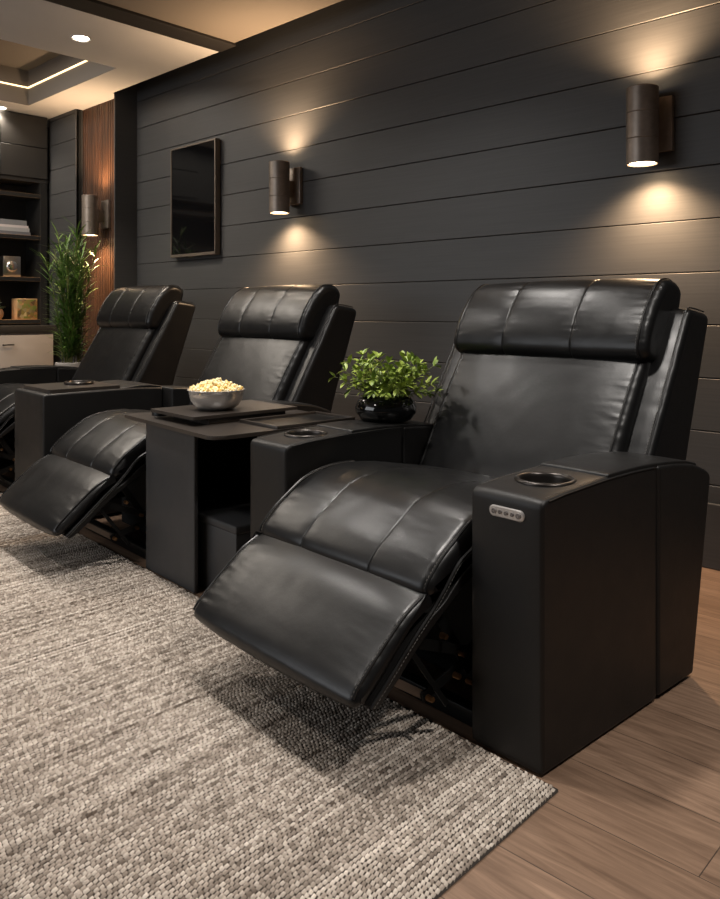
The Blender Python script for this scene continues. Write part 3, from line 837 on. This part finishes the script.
for k in range(64):
    a = rp.random()*2*PI; el = rp.uniform(.05, 1.35); ln = rp.uniform(.09, .195)*(1.0 if el < .9 else .9)
    if el < .4: ln *= .95
    d = Vector((math.cos(a)*math.cos(el), math.sin(a)*math.cos(el), math.sin(el)))
    b0 = Vector((math.cos(a)*rp.uniform(0, .07), math.sin(a)*rp.uniform(0, .07), .076))
    tip = b0+d*ln+Vector((0, 0, .02*math.cos(el)))
    mid = (b0+tip)/2+Vector((rp.uniform(-.01, .01), rp.uniform(-.01, .01), .014))
    pts = [b0, (b0+mid)/2+Vector((0, 0, .006)), mid, (mid+tip)/2+Vector((0, 0, .004)), tip]
    tube(bs, pts, [.0018, .0016, .0014, .0012, .0008], 5)
    for i in range(1, 5):
        for j in range(3 if i < 4 else 6):
            aa = rp.random()*2*PI; dd = (pts[i]-pts[i-1]).normalized()
            s = dd.orthogonal().normalized(); s.rotate(Matrix.Rotation(aa, 3, dd))
            ld = dd*(.55 if i < 4 else .7)+s*.85+Vector((0, 0, .12))
            leaf(bl, pts[i], ld, Vector((0, 0, 1)), rp.uniform(.028, .043), rp.uniform(.007, .0105), .2)
finish(bs, 'stems', M['stem'], t); finish(bl, 'foliage', M['leaf'], t, smooth=80)

# ------------------------------------------------------------------ tall bamboo-like plant in the corner
t = thing('bamboo_plant', 'tall feathery green bamboo plant in a pale pot before the pillar', 'plant', (-5.97, 2.89, 0))
bm = bmesh.new(); lathe(bm, [(0, 0), (.08, 0), (.09, .02), (.109, .64), (.111, .675), (.105, .68), (.100, .67), (.096, .61), (0, .61)], 0, 0, 48)
finish(bm, 'pot', M['pot'], t, label='tall pale grey tapered pot')
bm = bmesh.new(); lathe(bm, [(0, .622), (.097, .616), (.09, .61), (0, .61)], 0, 0, 32); finish(bm, 'soil', M['soil'], t)
bs = bmesh.new(); bl = bmesh.new(); rp = random.Random(8)
for k in range(26):
    a = rp.random()*2*PI; r0 = rp.uniform(0, .07); top = rp.uniform(.75, 1.2) if k > 5 else rp.uniform(1.05, 1.22)
    lean = rp.uniform(.02, .21)
    b0 = Vector((r0*math.cos(a), r0*math.sin(a), .605)); ns = 12; pts = []
    for i in range(ns+1):
        q = i/ns; pts.append(b0+Vector((math.cos(a)*lean*q**1.6, math.sin(a)*lean*q**1.6, top*q*(1-.05*q))))
    tube(bs, pts, [.0055-.004*i/ns for i in range(ns+1)], 6)
    for i in range(2, ns+1):
        for j in range(5):
            aa = rp.random()*2*PI; el = rp.uniform(.45, 1.2)
            d = Vector((math.cos(aa)*math.cos(el), math.sin(aa)*math.cos(el), math.sin(el)))
            pnt = pts[i-1].lerp(pts[i], rp.random())
            leaf(bl, pnt, d, Vector((0, 0, 1)), rp.uniform(.10, .19), rp.uniform(.0045, .0075), rp.uniform(.1, .5), seg=4)
finish(bs, 'canes', M['cane'], t); finish(bl, 'foliage', M['palm'], t, smooth=80)

# ------------------------------------------------------------------ built-in bookshelf on the end wall
XF = -6.98; YR = 3.165
t = thing('upper_cabinet', 'dark wall cabinet with panelled doors above the open shelves', 'cabinet', (XF, 2.0, 2.255))
bm = bmesh.new(); box(bm, -.33, 0, -1.9, YR-2.0, 0, ZC-2.255-.004); finish(bm, 'cabinet_body', M['cabinet'], t)
y = YR-2.0-.004; k = 0
while y > -1.6:
    for z0, z1 in ((.035, .31), (.316, ZC-2.255-.012)):
        bm = bmesh.new(); box(bm, 0, .018, y-.42, y-.004, z0, z1, bev=.002, seg=1); finish(bm, 'door', M['cabinet'], t)
    y -= .424
    if y < .1: break
t = thing('bookshelf', 'dark open bookshelf with oak-edged shelves between cabinets', 'bookshelf', (XF, 2.0, .963))
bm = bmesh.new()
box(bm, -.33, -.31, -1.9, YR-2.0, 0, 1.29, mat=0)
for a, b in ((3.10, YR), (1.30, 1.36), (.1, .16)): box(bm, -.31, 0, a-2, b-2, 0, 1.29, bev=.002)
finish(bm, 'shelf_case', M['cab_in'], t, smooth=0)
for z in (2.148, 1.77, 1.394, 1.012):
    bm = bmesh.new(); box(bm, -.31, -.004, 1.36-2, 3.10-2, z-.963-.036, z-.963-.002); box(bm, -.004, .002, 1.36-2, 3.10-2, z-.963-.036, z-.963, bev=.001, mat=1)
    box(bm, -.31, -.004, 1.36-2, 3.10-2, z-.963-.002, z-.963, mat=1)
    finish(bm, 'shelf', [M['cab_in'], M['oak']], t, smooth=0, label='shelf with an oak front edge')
t = thing('base_cabinet', 'low white cabinet under a black countertop by the corner', 'cabinet', (-6.75, 2.0, 0))
bm = bmesh.new(); box(bm, -.56, -.012, -1.9, 3.12-2, .06, .898); box(bm, -.5, -.06, -1.88, 3.1-2, 0, .06); finish(bm, 'cabinet_body', M['white'], t, smooth=0)
bm = bmesh.new(); box(bm, -.56, .012, -1.9, 3.15-2, .898, .963, bev=.004); finish(bm, 'countertop', M['cabinet'], t, label='black countertop')
for y1 in (3.115, 2.56, 2.0):
    bm = bmesh.new(); box(bm, -.014, .008, y1-2-.55, y1-2-.004, .075, .88, bev=.003); d = finish(bm, 'door', M['white'], t)
    bm = bmesh.new()
    tube(bm, [(.008, y1-2-.44, .80), (.034, y1-2-.44, .80), (.034, y1-2-.40, .80), (.034, y1-2-.36, .80), (.008, y1-2-.36, .80)], .006, 8); finish(bm, 'handle', M['blackmetal'], d)
# things on the shelves
zb = 1.77
for i, (h, dy0, dy1, m, lab) in enumerate(((.030, 2.62, 3.02, 'bk3', 'slate book at the bottom of the lying stack on the bookshelf'), (.034, 2.64, 3.01, 'bk4', 'light grey book second from bottom of the lying stack'), (.022, 2.63, 3.0, 'bk2', 'thin white book second from top of the lying stack'), (.046, 2.61, 2.985, 'bk1', 'thick grey book on top of the lying stack on the bookshelf'))):
    b = thing('book', lab, 'book', (XF-.13, (dy0+dy1)/2, zb), 0, 'books lying in a stack')
    hy = (dy1-dy0)/2
    bm = bmesh.new(); box(bm, -.11, .11, -hy, hy, 0, .004, bev=.001, seg=1); box(bm, -.11, .11, -hy, hy, h-.004, h, bev=.001, seg=1); box(bm, .106, .11, -hy, hy, .003, h-.003)
    finish(bm, 'cover', M[m], b)
    bm = bmesh.new(); box(bm, -.106, .106, -hy+.005, hy-.005, .004, h-.004); finish(bm, 'pages', M['paper'], b)
    zb += h
def silver_block(y, label):
    b = thing('silver_ornament', label, 'ornament', (XF-.10, y, 1.394), 0, 'silver block ornaments')
    bm = bmesh.new(); box(bm, -.05, .05, -.078, .078, 0, .185, bev=.008); finish(bm, 'block', M['silver'], b)
    bm = bmesh.new(); mat = Matrix.Translation((.048, 0, .095)) @ Matrix.Rotation(PI/2, 4, 'Y') @ Matrix.Diagonal((1, 1, .45, 1))
    bmesh.ops.create_uvsphere(bm, u_segments=32, v_segments=16, radius=.052, matrix=mat); finish(bm, 'round_boss', M['silver2'], b)
silver_block(2.868, 'square silver ornament with round boss, middle of the bookshelf')
silver_block(2.685, 'square silver ornament cut by the left edge of the photo')
b = thing('decorative_box', 'square gold and green painted box on the lowest bookshelf', 'box', (XF-.10, 3.0, 1.012))
bm = bmesh.new(); box(bm, -.06, .055, -.095, .095, 0, .19, bev=.006); finish(bm, 'box_body', M['oak'], b)
bm = bmesh.new(); box(bm, .054, .060, -.088, .088, .008, .182, bev=.002); finish(bm, 'painted_front', M['mosaic'], b)
b = thing('succulent_pot', 'small pale green succulent in tan clay pot, lowest shelf at left', 'plant', (XF-.10, 2.735, 1.012))
bm = bmesh.new(); lathe(bm, [(0, 0), (.05, 0), (.07, .03), (.075, .06), (.062, .095), (.055, .09), (0, .085)], 0, 0, 32); finish(bm, 'clay_pot', M['terracotta'], b)
bm = bmesh.new(); rp = random.Random(2)
for k in range(60):
    a = rp.random()*2*PI; el = rp.uniform(.2, 1.4); d = Vector((math.cos(a)*math.cos(el), math.sin(a)*math.cos(el), math.sin(el)))
    leaf(bm, Vector((0, 0, .09))+d*.02, d, Vector((0, 0, 1)), rp.uniform(.05, .09), .012, .15)
M['succ'] = leafmat('pale_succulent_leaf', (.25, .36, .18), (.55, .62, .42), 30)
finish(bm, 'foliage', M['succ'], b, smooth=80)

# ------------------------------------------------------------------ light
def area(loc, size, power, col, rot=(0, 0, 0), sy=None, spread=None):
    l = bpy.data.lights.new('soft_area_light', 'AREA'); l.energy = power; l.color = col; l.size = size
    if sy: l.shape = 'RECTANGLE'; l.size_y = sy
    if spread: l.spread = math.radians(spread)
    o = bpy.data.objects.new('soft_area_light', l); COL.objects.link(o); o.location = loc; o.rotation_euler = rot
    return o
def spot(loc, power, col, ang, blend=.6, soft=.05, rot=(0, 0, 0)):
    l = bpy.data.lights.new('downlight_beam', 'SPOT'); l.energy = power; l.color = col; l.spot_size = math.radians(ang); l.spot_blend = blend; l.shadow_soft_size = soft
    o = bpy.data.objects.new('downlight_beam', l); COL.objects.link(o); o.location = loc; o.rotation_euler = rot
WARM = (1, .86, .70); NEUT = (1, .945, .885)
spot((-4.79, 2.395, ZC-.02), 110, WARM, 110)
spot((-6.93, 2.72, ZC-.02), 30, WARM, 120)
# the other downlights of the same ceiling, outside the picture
for x, y, p in ((-1.75, 1.35, 165), (-3.5, 1.5, 130), (.3, 1.5, 190), (-2.4, -.2, 75), (-2.5, 2.4, 75), (-.2, 2.5, 45)):
    spot((x, y, ZC-.02), p, NEUT, 150 if x < -5 else 120, .8, .09)
# glow from inside the ceiling tray recess
area((-5.95, 1.35, 3.13), 1.0, 75, (1, .90, .78), (0, 0, 0), 1.6)
# large soft light added at the unseen front, for broad highlights on leather
area((-4.2, -2.6, 1.9), 3.6, 60, (.95, .97, 1), (math.radians(80), 0, math.radians(-15)), 1.8)
w = bpy.data.worlds.new('room_ambience'); S.world = w; w.use_nodes = True
w.node_tree.nodes['Background'].inputs['Color'].default_value = (.95, .97, 1, 1)
w.node_tree.nodes['Background'].inputs['Strength'].default_value = .03

# ------------------------------------------------------------------ camera
cam = bpy.data.cameras.new('camera'); co = bpy.data.objects.new('camera', cam); COL.objects.link(co)
cam.sensor_fit = 'HORIZONTAL'; cam.sensor_width = 36; cam.lens = 775.64*36/720
cam.shift_y = -137.5/720
co.location = (0, 0, 1.08); co.rotation_euler = (PI/2, 0, math.radians(43.653)); cam.clip_start = .05
S.camera = co
S.view_settings.view_transform = 'Standard'; S.view_settings.look = 'None'; S.view_settings.gamma = 1
S.view_settings.exposure = 0; S.view_settings.use_curve_mapping = False
